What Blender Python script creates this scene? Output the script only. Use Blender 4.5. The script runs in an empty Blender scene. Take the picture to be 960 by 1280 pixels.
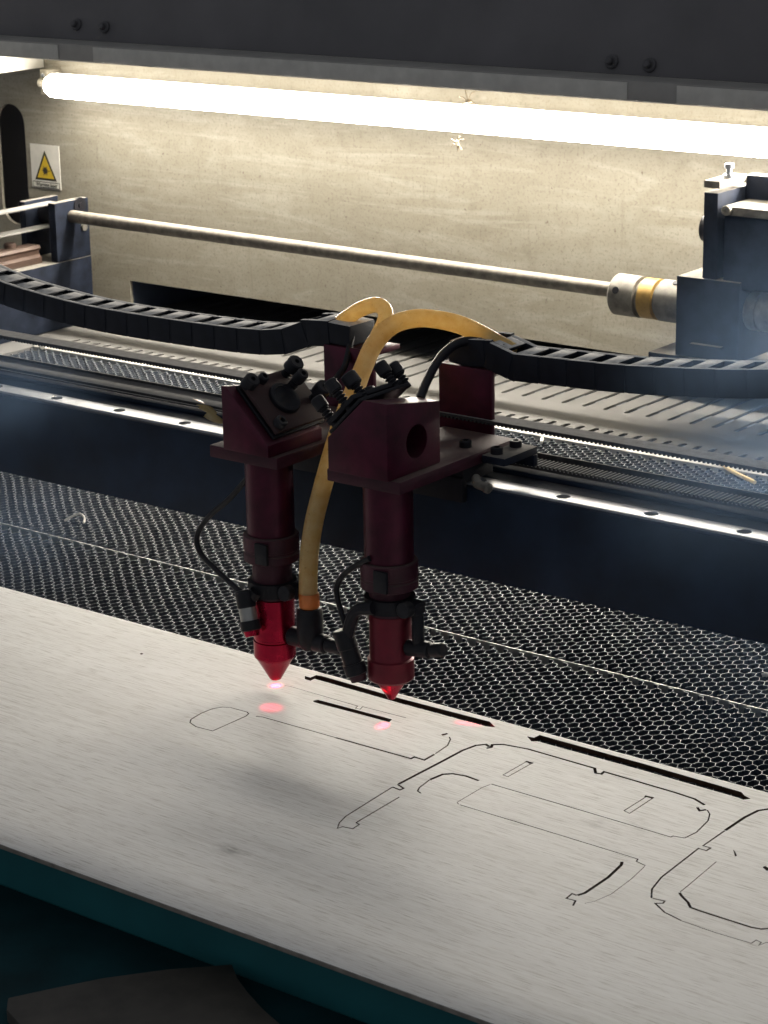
import bpy, bmesh, math, random
from mathutils import Vector, Matrix
random.seed(7)
TUBE_POWER = 225.0
TUBE_BACK = 9.0
K = 0.001                      # everything below is written in millimetres
S = bpy.context.scene
COL = S.collection
R_ = math.radians

# ------------------------------------------------------------------ mesh builder
class MB:
    def __init__(self):
        self.bm = bmesh.new()
    def _mark(self): return len(self.bm.verts)
    def box(self, x0, x1, y0, y1, z0, z1, bev=0.0, rot=None, piv=None):
        t = bmesh.new()
        vs = [t.verts.new((x, y, z)) for x in (x0, x1) for y in (y0, y1) for z in (z0, z1)]
        for f in ((0,1,3,2),(4,6,7,5),(0,4,5,1),(2,3,7,6),(0,2,6,4),(1,5,7,3)):
            t.faces.new([vs[i] for i in f])
        if bev > 0:
            bmesh.ops.bevel(t, geom=list(t.edges), offset=bev, segments=2, profile=0.6, affect='EDGES')
        if rot is not None:
            p = Vector(piv) if piv else Vector(((x0+x1)/2, (y0+y1)/2, (z0+z1)/2))
            bmesh.ops.transform(t, matrix=Matrix.Translation(p) @ rot.to_4x4() @ Matrix.Translation(-p), verts=t.verts)
        return self.merge(t)
    def merge(self, t):
        bmesh.ops.recalc_face_normals(t, faces=t.faces)
        m = bpy.data.meshes.new('tmp'); t.to_mesh(m); t.free()
        self.bm.from_mesh(m); bpy.data.meshes.remove(m)
        return self
    def lathe(self, prof, p0=(0,0,0), axis=(0,0,1), n=32):
        """prof: list of (radius, distance along axis), capped at both ends"""
        t = bmesh.new(); a = Vector(axis).normalized()
        q = a.to_track_quat('Z', 'Y'); p0 = Vector(p0)
        rings = []
        for r, h in prof:
            if r < 1e-6:
                rings.append([t.verts.new(p0 + q @ Vector((0,0,h)))])
            else:
                rings.append([t.verts.new(p0 + q @ Vector((r*math.cos(2*math.pi*i/n), r*math.sin(2*math.pi*i/n), h))) for i in range(n)])
        for A, B in zip(rings, rings[1:]):
            for i in range(n):
                j = (i+1) % n
                if len(A) == 1 and len(B) == 1: continue
                if len(A) == 1: t.faces.new((A[0], B[i], B[j]))
                elif len(B) == 1: t.faces.new((A[i], A[j], B[0]))
                else: t.faces.new((A[i], A[j], B[j], B[i]))
        for rg in (rings[0], rings[-1]):
            if len(rg) > 1: t.faces.new(rg)
        return self.merge(t)
    def cyl(self, p0, p1, r, n=24, r1=None, ch=0.0):
        p0, p1 = Vector(p0), Vector(p1); L = (p1-p0).length
        r1 = r if r1 is None else r1
        pr = [(r, 0), (r1, L)] if ch <= 0 else [(r-ch, 0), (r, ch), (r1, L-ch), (r1-ch, L)]
        return self.lathe(pr, p0, p1-p0, n)
    def prism(self, poly, a0, a1, plane='xy', bev=0.0):
        t = bmesh.new()
        def P(u, v, w):
            return {'xy': (u, v, w), 'xz': (u, w, v), 'yz': (w, u, v)}[plane]
        lo = [t.verts.new(P(u, v, a0)) for u, v in poly]
        hi = [t.verts.new(P(u, v, a1)) for u, v in poly]
        t.faces.new(lo); t.faces.new(hi)
        n = len(poly)
        for i in range(n):
            t.faces.new((lo[i], lo[(i+1) % n], hi[(i+1) % n], hi[i]))
        if bev > 0:
            bmesh.ops.recalc_face_normals(t, faces=t.faces)
            bmesh.ops.bevel(t, geom=list(t.edges), offset=bev, segments=2, profile=0.6, affect='EDGES')
        return self.merge(t)
    def tube(self, pts, r, n=14, sub=6, radii=None):
        P = spline(pts, sub); t = bmesh.new(); rings = []
        up = Vector((0.3, 0.2, 1)).normalized()
        for i, p in enumerate(P):
            d = (P[min(i+1, len(P)-1)] - P[max(i-1, 0)]).normalized()
            u = up - d*up.dot(d)
            u = u.normalized() if u.length > 1e-4 else d.orthogonal().normalized()
            up = u; v = d.cross(u)
            rr = r if radii is None else radii(i/(len(P)-1))
            rings.append([t.verts.new(p + (u*math.cos(2*math.pi*k/n) + v*math.sin(2*math.pi*k/n))*rr) for k in range(n)])
        for A, B in zip(rings, rings[1:]):
            for k in range(n):
                t.faces.new((A[k], A[(k+1) % n], B[(k+1) % n], B[k]))
        t.faces.new(rings[0]); t.faces.new(rings[-1])
        return self.merge(t)
    def build(self, name, mat, parent=None, smooth=35):
        off = wloc(parent) if parent else Vector((0,0,0))
        me = bpy.data.meshes.new(name)
        for v in self.bm.verts: v.co = v.co*K - off
        self.bm.to_mesh(me); self.bm.free()
        return link(name, me, mat, parent, smooth)

def link(name, me, mat, parent=None, smooth=35):
    o = bpy.data.objects.new(name, me)
    for m in (mat if isinstance(mat, (list, tuple)) else [mat]): me.materials.append(m)
    COL.objects.link(o)
    if parent: o.parent = parent
    if smooth:
        me.shade_smooth(); me.set_sharp_from_angle(angle=R_(smooth))
    return o

def wloc(o):
    v = Vector((0,0,0))
    while o is not None:
        v = v + o.location; o = o.parent
    return v

def spline(pts, sub=6):
    P = [Vector(p) for p in pts]
    if len(P) < 3 or sub <= 1: return P
    Q = [P[0]*2-P[1]] + P + [P[-1]*2-P[-2]]; out = []
    for i in range(1, len(Q)-2):
        a, b, c, d = Q[i-1:i+3]
        for k in range(sub):
            s = k/sub
            out.append(0.5*((2*b) + (c-a)*s + (2*a-5*b+4*c-d)*s*s + (3*b-a-3*c+d)*s**3))
    out.append(P[-1]); return out

def tag(o, label=None, cat=None, group=None, kind=None):
    if label: o['label'] = label
    if cat: o['category'] = cat
    if group: o['group'] = group
    if kind: o['kind'] = kind
    return o
def thing(name, label, cat, loc, group=None):
    o = bpy.data.objects.new(name, None); COL.objects.link(o)
    o.location = Vector(loc)*K; o.empty_display_size = 0.02
    return tag(o, label, cat, group)

def boolean(o, cutters, solver='EXACT'):
    """difference of o with cutter meshes, applied without operators"""
    for c in cutters:
        m = o.modifiers.new('cut', 'BOOLEAN'); m.operation = 'DIFFERENCE'; m.object = c; m.solver = solver
        if solver == 'EXACT': m.use_self = True
    dg = bpy.context.evaluated_depsgraph_get()
    me = bpy.data.meshes.new_from_object(o.evaluated_get(dg), preserve_all_data_layers=True, depsgraph=dg)
    o.modifiers.clear(); old = o.data; o.data = me; bpy.data.meshes.remove(old)
    for c in cutters:
        d = c.data; bpy.data.objects.remove(c); bpy.data.meshes.remove(d)
    return o

# ------------------------------------------------------------------ materials
class NT:
    def __init__(self, name):
        self.m = bpy.data.materials.new(name); self.m.use_nodes = True
        self.t = self.m.node_tree; self.n = self.t.nodes; self.n.clear()
        self.out = self.n.new('ShaderNodeOutputMaterial')
        self.tc = None
    def new(self, typ, **kw):
        nd = self.n.new(typ)
        for k, v in kw.items():
            if k in nd.inputs: self.set(nd.inputs[k], v)
            else: setattr(nd, k, v)
        return nd
    def set(self, sock, v):
        if isinstance(v, bpy.types.NodeSocket): self.t.links.new(v, sock)
        else:
            if sock.type == 'RGBA' and len(v) == 3: v = (*v, 1)
            sock.default_value = v
    def coord(self, scale=(1,1,1), rot=(0,0,0)):
        if self.tc is None: self.tc = self.n.new('ShaderNodeTexCoord')
        mp = self.n.new('ShaderNodeMapping'); mp.inputs['Scale'].default_value = scale
        mp.inputs['Rotation'].default_value = rot
        self.t.links.new(self.tc.outputs['Object'], mp.inputs['Vector'])
        return mp.outputs['Vector']
    def noise(self, scale, vec=None, detail=4, rough=.55, dist=0):
        nd = self.new('ShaderNodeTexNoise', Scale=scale, Detail=detail, Roughness=rough, Distortion=dist)
        self.t.links.new(vec if vec is not None else self.coord(), nd.inputs['Vector'])
        return nd.outputs['Fac']
    def ramp(self, fac, stops):
        nd = self.n.new('ShaderNodeValToRGB'); self.t.links.new(fac, nd.inputs['Fac'])
        el = nd.color_ramp.elements
        while len(el) < len(stops): el.new(0.5)
        for e, (p, c) in zip(el, stops):
            e.position = p
            e.color = (c, c, c, 1) if not hasattr(c, '__len__') else (*c, 1)
        return nd.outputs['Color']
    def mix(self, fac, a, b, mode='MIX'):
        nd = self.n.new('ShaderNodeMix'); nd.data_type = 'RGBA'; nd.blend_type = mode
        self.set(nd.inputs[0], fac); self.set(nd.inputs[6], a); self.set(nd.inputs[7], b)
        return nd.outputs[2]
    def math(self, op, a, b=0.0):
        nd = self.n.new('ShaderNodeMath'); nd.operation = op
        self.set(nd.inputs[0], a); self.set(nd.inputs[1], b)
        return nd.outputs[0]
    def bump(self, h, strength=.2, dist=.0005):
        return self.new('ShaderNodeBump', Height=h, Strength=strength, Distance=dist).outputs['Normal']
    def pbr(self, **kw):
        b = self.n.new('ShaderNodeBsdfPrincipled')
        for k, v in kw.items(): self.set(b.inputs[k], v)
        self.t.links.new(b.outputs[0], self.out.inputs['Surface'])
        return b
    def up(self, lo=.55, hi=.9):
        g = self.n.new('ShaderNodeNewGeometry'); s = self.n.new('ShaderNodeSeparateXYZ')
        self.t.links.new(g.outputs['Normal'], s.inputs[0])
        mr = self.new('ShaderNodeMapRange'); self.set(mr.inputs['Value'], s.outputs['Z'])
        mr.inputs['From Min'].default_value = lo; mr.inputs['From Max'].default_value = hi
        return mr.outputs['Result']

DUST = (0.30, 0.275, 0.235)
def M(name, col, rough=.5, metal=0.0, var=.25, scale=60, bump=.15, dust=0.0, coat=0.0, spec=.5, dustcol=DUST):
    """painted / moulded / metal surface with wear, fine grain and settled dust on what faces up"""
    t = NT(name)
    n1 = t.noise(scale, detail=5); n2 = t.noise(scale*14, detail=3)
    lo = tuple(c*(1-var) for c in col); hi = tuple(min(1, c*(1+var)) for c in col)
    c = t.mix(t.ramp(n1, [(.3, 0), (.72, 1)]), lo, hi)
    if dust > 0:
        d = t.math('MULTIPLY', t.up(), t.ramp(t.noise(scale*3, detail=6, rough=.65), [(.25, dust*.55), (.62, dust)]))
        c = t.mix(d, c, dustcol)
        met = t.math('MULTIPLY', t.math('SUBTRACT', 1.0, d), metal)
        ro = t.math('ADD', t.math('MULTIPLY', d, .5), rough)
    else:
        met = metal; ro = t.math('ADD', rough-.08, t.math('MULTIPLY', n1, .16))
    t.pbr(**{'Base Color': c, 'Roughness': ro, 'Metallic': met, 'Normal': t.bump(n2, bump, .0003),
             'Coat Weight': coat, 'Specular IOR Level': spec})
    return t.m

m_red   = M('anodised_red', (0.060, 0.005, 0.020), .38, .5, .45, 55, .2, dust=.18, dustcol=(.13,.10,.09))
m_redn  = M('anodised_red_lit', (0.34, 0.006, 0.032), .26, .8, .3, 70, .08)  # glow on the lit nozzle is put into this brighter red
m_redd  = M('anodised_red_dusty', (0.042, 0.005, 0.015), .55, .25, .45, 55, .25, dust=.5, dustcol=(.16,.13,.11))
m_black = M('black_metal', (0.010, 0.010, 0.014), .55, .1, .35, 60, .2, spec=.25)
m_blackd= M('black_metal_dusty', (0.0105, 0.0140, 0.0245), .7, .05, .5, 60, .2, dust=.6, spec=.12)  # bluish lift of the smoke haze is put into the black
m_beam  = M('black_beam_paint', (0.009, 0.0175, 0.036), .6, 0, .45, 22, .2, spec=.2)  # blue veil over the dark beam is put into its colour
m_duct = M('shaded_duct', (0.045, 0.060, 0.095), .8, 0, .3, 20, .1)  # shadow inside the recess is put into this dark blue
m_plast = M('black_plastic', (0.009, 0.009, 0.013), .5, 0, .35, 80, .2, spec=.25)
m_chain = M('chain_plastic', (0.007, 0.009, 0.016), .55, 0, .3, 80, .15, dust=1.0, dustcol=(.62,.60,.57), spec=.25)
m_knob  = M('black_knob', (0.014, 0.014, 0.018), .55, 0, .35, 120, .2, dust=.12, spec=.25)
m_steel = M('bright_steel', (0.62, 0.64, 0.68), .34, 1.0, .1, 90, .05)
m_shaft = M('ground_steel_shaft', (0.15, 0.135, 0.115), .5, .6, .35, 120, .2, dust=.4, dustcol=(.20,.18,.15))
m_alu   = M('dusty_aluminium', (0.15, 0.14, 0.122), .62, .35, .45, 80, .2, dust=.55, dustcol=(.27,.25,.215))
# honeycomb foil: shade painted onto the cell walls, light onto the upper edges
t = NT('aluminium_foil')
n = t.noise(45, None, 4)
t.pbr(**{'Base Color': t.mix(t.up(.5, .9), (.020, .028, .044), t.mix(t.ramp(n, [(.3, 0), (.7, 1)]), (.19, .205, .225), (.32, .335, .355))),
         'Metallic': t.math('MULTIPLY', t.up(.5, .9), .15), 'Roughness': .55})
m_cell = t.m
m_brass = M('yellow_spacer', (0.36, 0.22, 0.055), .5, .1, .35, 80, .1)
m_rust  = M('rusty_rail', (0.050, 0.027, 0.018), .6, .2, .45, 50, .3, dust=.2, dustcol=(.15,.11,.09))
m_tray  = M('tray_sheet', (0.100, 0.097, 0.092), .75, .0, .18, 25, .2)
m_belt  = M('belt_rubber', (0.03, 0.03, 0.032), .7, 0, .2, 60, .2, dust=.9, dustcol=(.24,.235,.23))
m_dustledge = M('dusty_ledge', (0.06,0.06,0.06), .8, 0, .4, 120, .3, dust=.95, dustcol=(.36,.34,.31))
m_lip   = M('grey_painted_lip', (0.29, 0.28, 0.265), .6, .1, .12, 40, .12)
m_strip = M('grey_foam_strip', (0.52, 0.505, 0.47), .75, 0, .12, 60, .2)
m_lid   = M('dark_lid_paint', (0.102, 0.098, 0.105), .6, 0, .18, 12, .12)
m_white = M('white_painted_sheet', (0.78, 0.76, 0.70), .5, 0, .08, 60, .25)
m_void  = M('dark_floor_paint', (0.012, 0.021, 0.036), .9, 0, .4, 30, .1, spec=.15)  # same blue veil painted into the floor under the cells
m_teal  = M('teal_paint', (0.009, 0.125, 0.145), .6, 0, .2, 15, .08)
m_edge  = M('plywood_edge', (0.21, 0.19, 0.165), .8, 0, .35, 120, .2)
m_shelf = M('shaded_teal_shelf', (0.0035, 0.030, 0.037), .8, 0, .4, 20, .1, spec=.2)  # darker copy of the teal, lack of light put into its colour
m_scrap = M('grey_scrap_board', (0.050, 0.044, 0.037), .75, 0, .35, 40, .3)
m_white_p = M('white_print', (0.66, 0.64, 0.58), .5, 0, .08, 80, .05)
m_yell  = M('sign_yellow', (0.55, 0.38, 0.02), .5, 0, .1, 80, .05)
m_ink   = M('sign_ink', (0.03, 0.028, 0.02), .55, 0, .2, 80, .05)
m_chip  = M('pale_debris', (0.75, 0.72, 0.66), .7, 0, .1, 200, .2)
m_sliv  = M('yellow_wood_sliver', (0.62, 0.45, 0.20), .7, 0, .15, 200, .2)
m_char  = M('charred_cut_edge', (0.050, 0.030, 0.020), .9, 0, .5, 150, .1, spec=.1)
m_grayring = M('grey_sensor_metal', (0.30, 0.30, 0.29), .35, .8, .15, 120, .05)
m_orange = M('orange_collet', (0.60, 0.17, 0.035), .4, 0, .15, 120, .05)
m_gap   = M('seam_strip', (0.55, 0.55, 0.53), .5, .6, .15, 90, .05)

# board: pale laminate with grain along X
t = NT('pale_plywood')
g1 = t.noise(1.0, t.coord((9, 230, 9)), 6, .65); g2 = t.noise(1.0, t.coord((55, 1300, 55)), 3, .6)
g3 = t.noise(1.0, t.coord((2.0, 13, 2)), 3, .5); g4 = t.noise(1500, None, 2, .5); g5 = t.noise(1.0, t.coord((22, 720, 22)), 4, .6)
c = t.mix(t.ramp(g1, [(.30, 0), (.68, 1)]), (.59, .57, .54), (.72, .705, .68))
c = t.mix(t.ramp(g3, [(.35, 0), (.65, .6)]), c, (.77, .755, .73))
c = t.mix(t.ramp(g5, [(.52, 0), (.70, .5)]), c, (.43, .385, .34))
c = t.mix(t.ramp(g2, [(.55, 0), (.66, .75)]), c, (.34, .305, .265))
c = t.mix(t.ramp(g4, [(.60, 0), (.75, .3)]), c, (.46, .43, .39))
for sx, sy, rx, ry, k in ((139.7, -202.8, 15, 8, .8), (285, -58, 9, 10, .35), (309, -50, 8, 12, .3)):
    mp = t.n.new('ShaderNodeMapping'); mp.inputs['Scale'].default_value = (1/(rx*K), 1/(ry*K), 0); mp.inputs['Location'].default_value = (-sx/rx, -sy/ry, 0)
    t.t.links.new(t.tc.outputs['Object'], mp.inputs['Vector'])
    ln = t.n.new('ShaderNodeVectorMath'); ln.operation = 'LENGTH'; t.t.links.new(mp.outputs['Vector'], ln.inputs[0])
    f = t.math('MULTIPLY', t.ramp(ln.outputs['Value'], [(.1, 1), (1, 0)]), t.ramp(t.noise(1.0, t.coord((90, 320, 90)), 4, .6), [(.36, 0), (.62, k)]))
    c = t.mix(f, c, (.16, .145, .13))
t.pbr(**{'Base Color': c, 'Roughness': .62, 'Specular IOR Level': .35,
         'Normal': t.bump(t.math('ADD', g2, t.math('MULTIPLY', g4, .5)), .12, .0003)})
m_board = t.m

# back wall: dirty cream paint, wiped swathes, drips, specks
t = NT('dirty_cream_wall')
w1 = t.noise(7, None, 7, .62, .4); w2 = t.noise(1.0, t.coord((60, 60, 9)), 5, .65, .5)
w3 = t.noise(330, None, 4, .65); w4 = t.noise(1.0, t.coord((3.2, 4, 30), (0, -.12, 0)), 6, .65, 2.2)
w5 = t.noise(170, None, 2, .5); w6 = t.noise(60, None, 6, .7)
w7 = t.noise(1.0, t.coord((5.5, 5, 13), (0, .35, 0)), 5, .6, 3.0); w8 = t.noise(2.6, None, 3, .5)
c = t.mix(t.ramp(w1, [(.3, 0), (.7, 1)]), (.245, .224, .178), (.295, .274, .224))
c = t.mix(t.math('MULTIPLY', t.ramp(w7, [(.48, 0), (.64, 1)]), .36), c, (.365, .342, .288))
c = t.mix(t.math('MULTIPLY', t.ramp(w4, [(.50, 0), (.62, 1)]), .5), c, (.39, .368, .315))
c = t.mix(t.math('MULTIPLY', t.ramp(w8, [(.42, 0), (.70, 1)]), .25), c, (.225, .198, .15))
c = t.mix(t.math('MULTIPLY', t.ramp(w2, [(.60, 0), (.72, 1)]), .22), c, (.105, .087, .062))
c = t.mix(t.ramp(w6, [(.48, 0), (.75, .32)]), c, (.125, .108, .08))
c = t.mix(t.ramp(w3, [(.52, 0), (.70, .5)]), c, (.11, .085, .062))
c = t.mix(t.ramp(w5, [(.69, 0), (.75, .6)]), c, (.07, .045, .034))
t.pbr(**{'Base Color': c, 'Roughness': .55, 'Specular IOR Level': .35, 'Normal': t.bump(w3, .15, .0004)})
m_wall = t.m

# amber air hose: cloudy polyurethane that lets light through
t = NT('amber_hose')
h1 = t.noise(90, None, 5, .6); h2 = t.noise(400, None, 3, .6)
c = t.mix(t.ramp(h1, [(.3, 0), (.7, 1)]), (.76, .53, .20), (.88, .72, .40))
c = t.mix(t.ramp(h2, [(.62, 0), (.74, .4)]), c, (.35, .18, .05))
b = t.pbr(**{'Base Color': c, 'Roughness': .28, 'Coat Weight': .3, 'Subsurface Weight': 0.0})
tr = t.new('ShaderNodeBsdfTranslucent'); t.set(tr.inputs['Color'], c)
ms = t.new('ShaderNodeMixShader'); t.set(ms.inputs[0], .6)
t.t.links.new(b.outputs[0], ms.inputs[1]); t.t.links.new(tr.outputs[0], ms.inputs[2])
t.t.links.new(ms.outputs[0], t.out.inputs['Surface'])
m_hose = t.m

def emit(name, col, strength):
    t = NT(name); e = t.new('ShaderNodeEmission', Color=col, Strength=strength)
    t.t.links.new(e.outputs[0], t.out.inputs['Surface']); return t.m
# LED tube: the diffuser is brightest in front of the diodes and dims towards its back
t = NT('lit_tube')
g = t.new('ShaderNodeNewGeometry'); dp = t.new('ShaderNodeVectorMath', operation='DOT_PRODUCT')
t.t.links.new(g.outputs['Normal'], dp.inputs[0]); dp.inputs[1].default_value = (0, -.966, -.259)
mr = t.new('ShaderNodeMapRange'); t.set(mr.inputs['Value'], dp.outputs['Value'])
mr.inputs['From Min'].default_value = .15; mr.inputs['From Max'].default_value = 1
p2 = t.math('POWER', mr.outputs['Result'], 1.6)
e = t.new('ShaderNodeEmission', Color=(1.0, .93, .81)); t.set(e.inputs['Strength'], t.math('ADD', t.math('MULTIPLY', p2, TUBE_POWER), TUBE_BACK))
t.t.links.new(e.outputs[0], t.out.inputs['Surface']); m_tube = t.m
m_red_lens = emit('red_lens', (1.0, .02, .05), 3.0)
# outlines measured on the board, millimetres
SLOTS = {
  'long1': [(4.4, 24.3), (9.3, 24.1), (9.6, 29.7), (13.5, 30.7), (80.0, 28.9), (149.5, 30.2), (157.6, 24.7), (152.4, 22.6), (85.0, 22.3), (17.7, 23.9), (12.9, 24.0), (13.0, 19.7), (8.1, 19.8)],
  'long2': [(181.9, 24.1), (186.6, 24.8), (187.1, 30.3), (193.3, 30.2), (265.4, 29.3), (329.6, 27.0), (333.6, 23.6), (338.5, 21.9), (335.6, 18.2), (331.9, 19.0), (270.5, 20.8), (191.8, 21.4), (188.5, 19.1)],
  'small1': [(36.8, -6.4), (38.0, -3.4), (97.3, -2.1), (98.6, -6.6), (38.2, -8.1)],
  'bit1': [(363.2, -42.5), (365.6, -44.4), (368.8, -48.2), (368.3, -49.6), (365.9, -46.2)],
  'bit2': [(386.7, -52.5), (387.4, -50.5), (393.4, -53.1), (390.5, -55.2)],
  'bit3': [(136.8, -4.0), (138.4, -0.2), (140.2, -0.9), (138.9, -5.1)],
}
KERFS = [
  (0.5, False, [(4.2, 3.5), (9.3, 4.2), (65.8, 2.9), (67.0, -1.0), (70.5, -0.6), (69.1, 3.9), (102.8, 5.1)]),
  (0.8, True, [(-3.2, -79.9), (-6.5, -75.4), (-8.0, -64.3), (-7.2, -54.1), (-3.8, -48.3), (1.3, -46.0), (14.5, -45.7), (17.2, -47.2), (18.4, -51.1), (17.5, -81.8), (4.3, -82.6)]),
  (0.9, False, [(23.9, -47.9), (28.1, -46.3), (87.1, -45.7)]),
  (1.7, False, [(87.1, -45.7), (144.4, -44.9), (144.5, -41.7), (152.2, -41.9), (152.0, -31.5)]),
  (0.9, False, [(151.9, -30.3), (150.4, -15.6), (146.2, -7.0), (143.5, -4.4)]),
  (1.9, False, [(172.3, -2.6), (168.6, -0.8), (164.5, -5.6), (162.4, -16.6), (162.1, -36.7), (161.0, -79.0)]),
  (1.2, False, [(160.8, -79.7), (167.1, -82.2), (166.8, -85.3), (160.7, -84.4)]),
  (0.8, False, [(160.7, -84.4), (163.6, -131.8), (166.1, -141.0), (169.9, -147.5), (170.9, -144.1), (177.2, -142.8), (176.7, -136.2), (173.8, -135.5), (173.5, -129.1), (172.5, -93.4)]),
  (1.8, False, [(172.3, -5.7), (173.9, -2.7), (172.0, 1.0), (177.0, 5.2), (193.5, 8.0), (242.2, 6.8), (246.4, 1.3), (249.9, 2.0), (249.4, 5.8), (298.5, 4.3), (312.6, 3.0), (321.4, -0.9)]),
  (1.6, False, [(319.6, -6.1), (323.0, -9.3), (325.4, -5.9)]),
  (0.8, False, [(326.1, -6.0), (329.9, -9.9), (333.6, -18.2), (336.0, -35.3), (334.4, -45.4), (327.9, -46.9), (327.5, -48.8), (268.1, -47.8), (205.3, -47.5)]),
  (0.5, False, [(205.1, -48.2), (203.8, -55.5), (204.0, -80.0), (206.4, -81.7)]),
  (0.7, False, [(207.2, -81.8), (268.2, -82.1), (327.4, -83.0), (328.1, -85.9), (334.9, -87.6)]),
  (0.4, False, [(335.0, -88.5), (337.2, -105.7), (337.9, -126.8), (335.4, -139.0), (332.4, -144.0)]),
  (1.8, False, [(322.1, -90.8), (323.9, -94.5), (326.1, -111.2), (326.0, -134.0), (324.3, -138.5)]),
  (1.0, False, [(324.0, -138.7), (321.0, -138.5), (321.5, -144.8), (326.9, -144.2), (328.9, -149.7)]),
  (0.6, True, [(203.4, -32.8), (207.2, -33.1), (207.6, -9.9), (203.6, -8.5)]),
  (2.0, False, [(202.9, -8.3), (208.2, -8.3)]),
  (0.6, True, [(288.1, -34.2), (292.6, -35.4), (292.5, -10.8), (288.4, -9.7)]),
  (2.0, False, [(287.1, -10.1), (292.8, -9.5)]),
  (1.9, False, [(196.5, -47.8), (186.5, -46.7), (178.0, -48.5), (173.8, -52.7), (172.3, -63.3)]),
  (0.9, False, [(172.2, -63.9), (174.0, -76.1), (176.1, -80.5), (179.6, -82.0)]),
  (1.9, False, [(358.4, 21.5), (353.4, 15.1), (349.8, 9.9), (348.1, -2.4), (347.7, -23.7)]),
  (1.0, False, [(347.7, -24.3), (347.6, -48.0), (352.4, -48.1), (352.2, -52.4), (347.3, -52.3), (349.1, -94.7), (352.2, -109.4), (357.4, -118.5)]),
  (1.0, False, [(358.1, -118.5), (364.8, -117.4), (365.4, -120.2), (362.2, -122.6), (371.4, -128.5), (383.1, -131.4)]),
  (0.6, False, [(383.5, -131.6), (403.2, -132.6), (423.9, -132.1), (424.2, -127.6), (427.5, -128.3), (427.9, -131.9), (429.5, -126.8), (437.4, -125.9)]),
  (0.5, False, [(363.4, -61.2), (365.6, -95.0), (366.0, -103.8)]),
  (1.6, False, [(366.2, -104.6), (368.7, -107.1), (375.4, -111.7), (379.3, -115.9), (386.1, -116.5), (415.6, -117.0), (420.6, -115.7), (428.1, -108.5)]),
]
HOSE_A = [(-29.6, 112.0, 217.9), (-21.3, 112.0, 223.8), (-10.9, 112.0, 229.9), (2.9, 110.0, 234.5), (14.8, 104.0, 233.3), (20.1, 97.0, 228.2), (21.9, 85.0, 217.9), (24.1, 70.0, 203.6), (26.2, 55.0, 184.8), (24.7, 48.0, 167.5), (25.5, 45.0, 155.0)]
HOSE_B = [(110.3, 112.0, 216.1), (92.9, 112.0, 222.2), (74.3, 110.0, 228.7), (58.9, 105.0, 231.9), (44.8, 98.0, 232.6), (34.4, 86.0, 228.8), (30.7, 72.0, 218.9), (33.2, 55.0, 204.2), (37.2, 38.0, 190.0), (37.9, 26.0, 174.4), (37.6, 17.0, 158.1), (36.3, 9.0, 138.8), (32.4, 4.0, 115.6), (30.2, 1.0, 92.0), (29.4, 0.0, 65.2)]
HOSE_C = [(-175.6, 108.0, 143.0), (-157.9, 103.0, 144.3), (-138.5, 95.0, 144.2), (-122.4, 86.0, 141.6), (-101.7, 74.0, 135.3)]
WIRE_L = [(-5.2, -8.0, 146.6), (-16.1, -6.0, 137.4), (-32.2, -4.0, 122.4), (-50.7, -2.0, 107.9), (-63.9, 0.0, 92.3), (-60.6, -2.0, 81.3), (-43.3, -6.0, 73.4), (-22.8, -10.0, 65.9), (-7.2, -14.0, 63.0)]
WIRE_R = [(92.9, -16.0, 109.5), (77.3, -14.0, 99.8), (65.9, -12.0, 89.7), (63.0, -12.0, 79.7), (69.3, -14.0, 65.7), (77.6, -16.0, 53.2)]
CABLE_R = [(109.0, 105.0, 219.3), (91.1, 104.0, 221.4), (82.9, 98.0, 222.1), (79.7, 85.0, 219.0), (84.9, 65.0, 214.3), (92.2, 45.0, 207.5), (101.5, 25.0, 201.9)]
CABLE_L = [(-13.2, 104.0, 212.6), (-9.5, 92.0, 196.4), (-5.4, 80.0, 192.3), (5.2, 55.0, 189.3), (14.1, 35.0, 187.3)]
CABLE_C = [(-187.3, 112.0, 138.7), (-164.3, 104.0, 141.4), (-148.7, 96.0, 141.3), (-134.8, 88.0, 137.5)]
SCRAP = [(109.8, -346.0), (122.2, -323.6), (135.3, -301.5), (156.2, -274.8), (180.2, -251.0), (192.3, -260.4), (206.8, -268.7), (225.3, -277.6), (250.2, -287.1), (283.4, -291.4), (185.6, -380.7), (118.3, -355.1)]

# ------------------------------------------------------------------ machine shell (the setting)
def wall():
    b = MB(); b.box(-1400, 620, 800, 804, -60, 330); o = b.build('back_wall', m_wall, smooth=0)
    cut = []
    c = MB(); c.box(-894, 130, 780, 830, -80, 36.5); cut.append(c.build('cutter', m_wall, smooth=0))
    pts = []; r = 23; xc = -1074
    for k in range(17): a = math.pi*k/16; pts.append((xc + r*math.cos(a), 203 + r*math.sin(a)))
    for k in range(17): a = math.pi + math.pi*k/16; pts.append((xc + r*math.cos(a), 108 + r*math.sin(a)))
    c = MB(); c.prism(pts, 780, 830, 'xz'); cut.append(c.build('cutter', m_wall, smooth=0))
    boolean(o, cut); tag(o, kind='structure'); return o
wall()
# duct behind the opening of the back wall, and what lies behind the oval hole
b = MB(); b.box(-1400, 620, 960, 964, -60, 120); b.box(-900, -895, 804.5, 960, -60, 120)
b.box(-895, 140, 804.5, 960, 60, 64)
tag(b.build('duct_wall', m_duct, smooth=0), kind='structure')
b = MB(); b.box(-1200, -1000, 846, 849, 66, 260); tag(b.build('recess_wall', m_lid, smooth=0), kind='structure')
b = MB(); b.box(-1400, 620, -420, 960, -70, -66); tag(b.build('floor', m_void, smooth=0), kind='structure')

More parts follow.
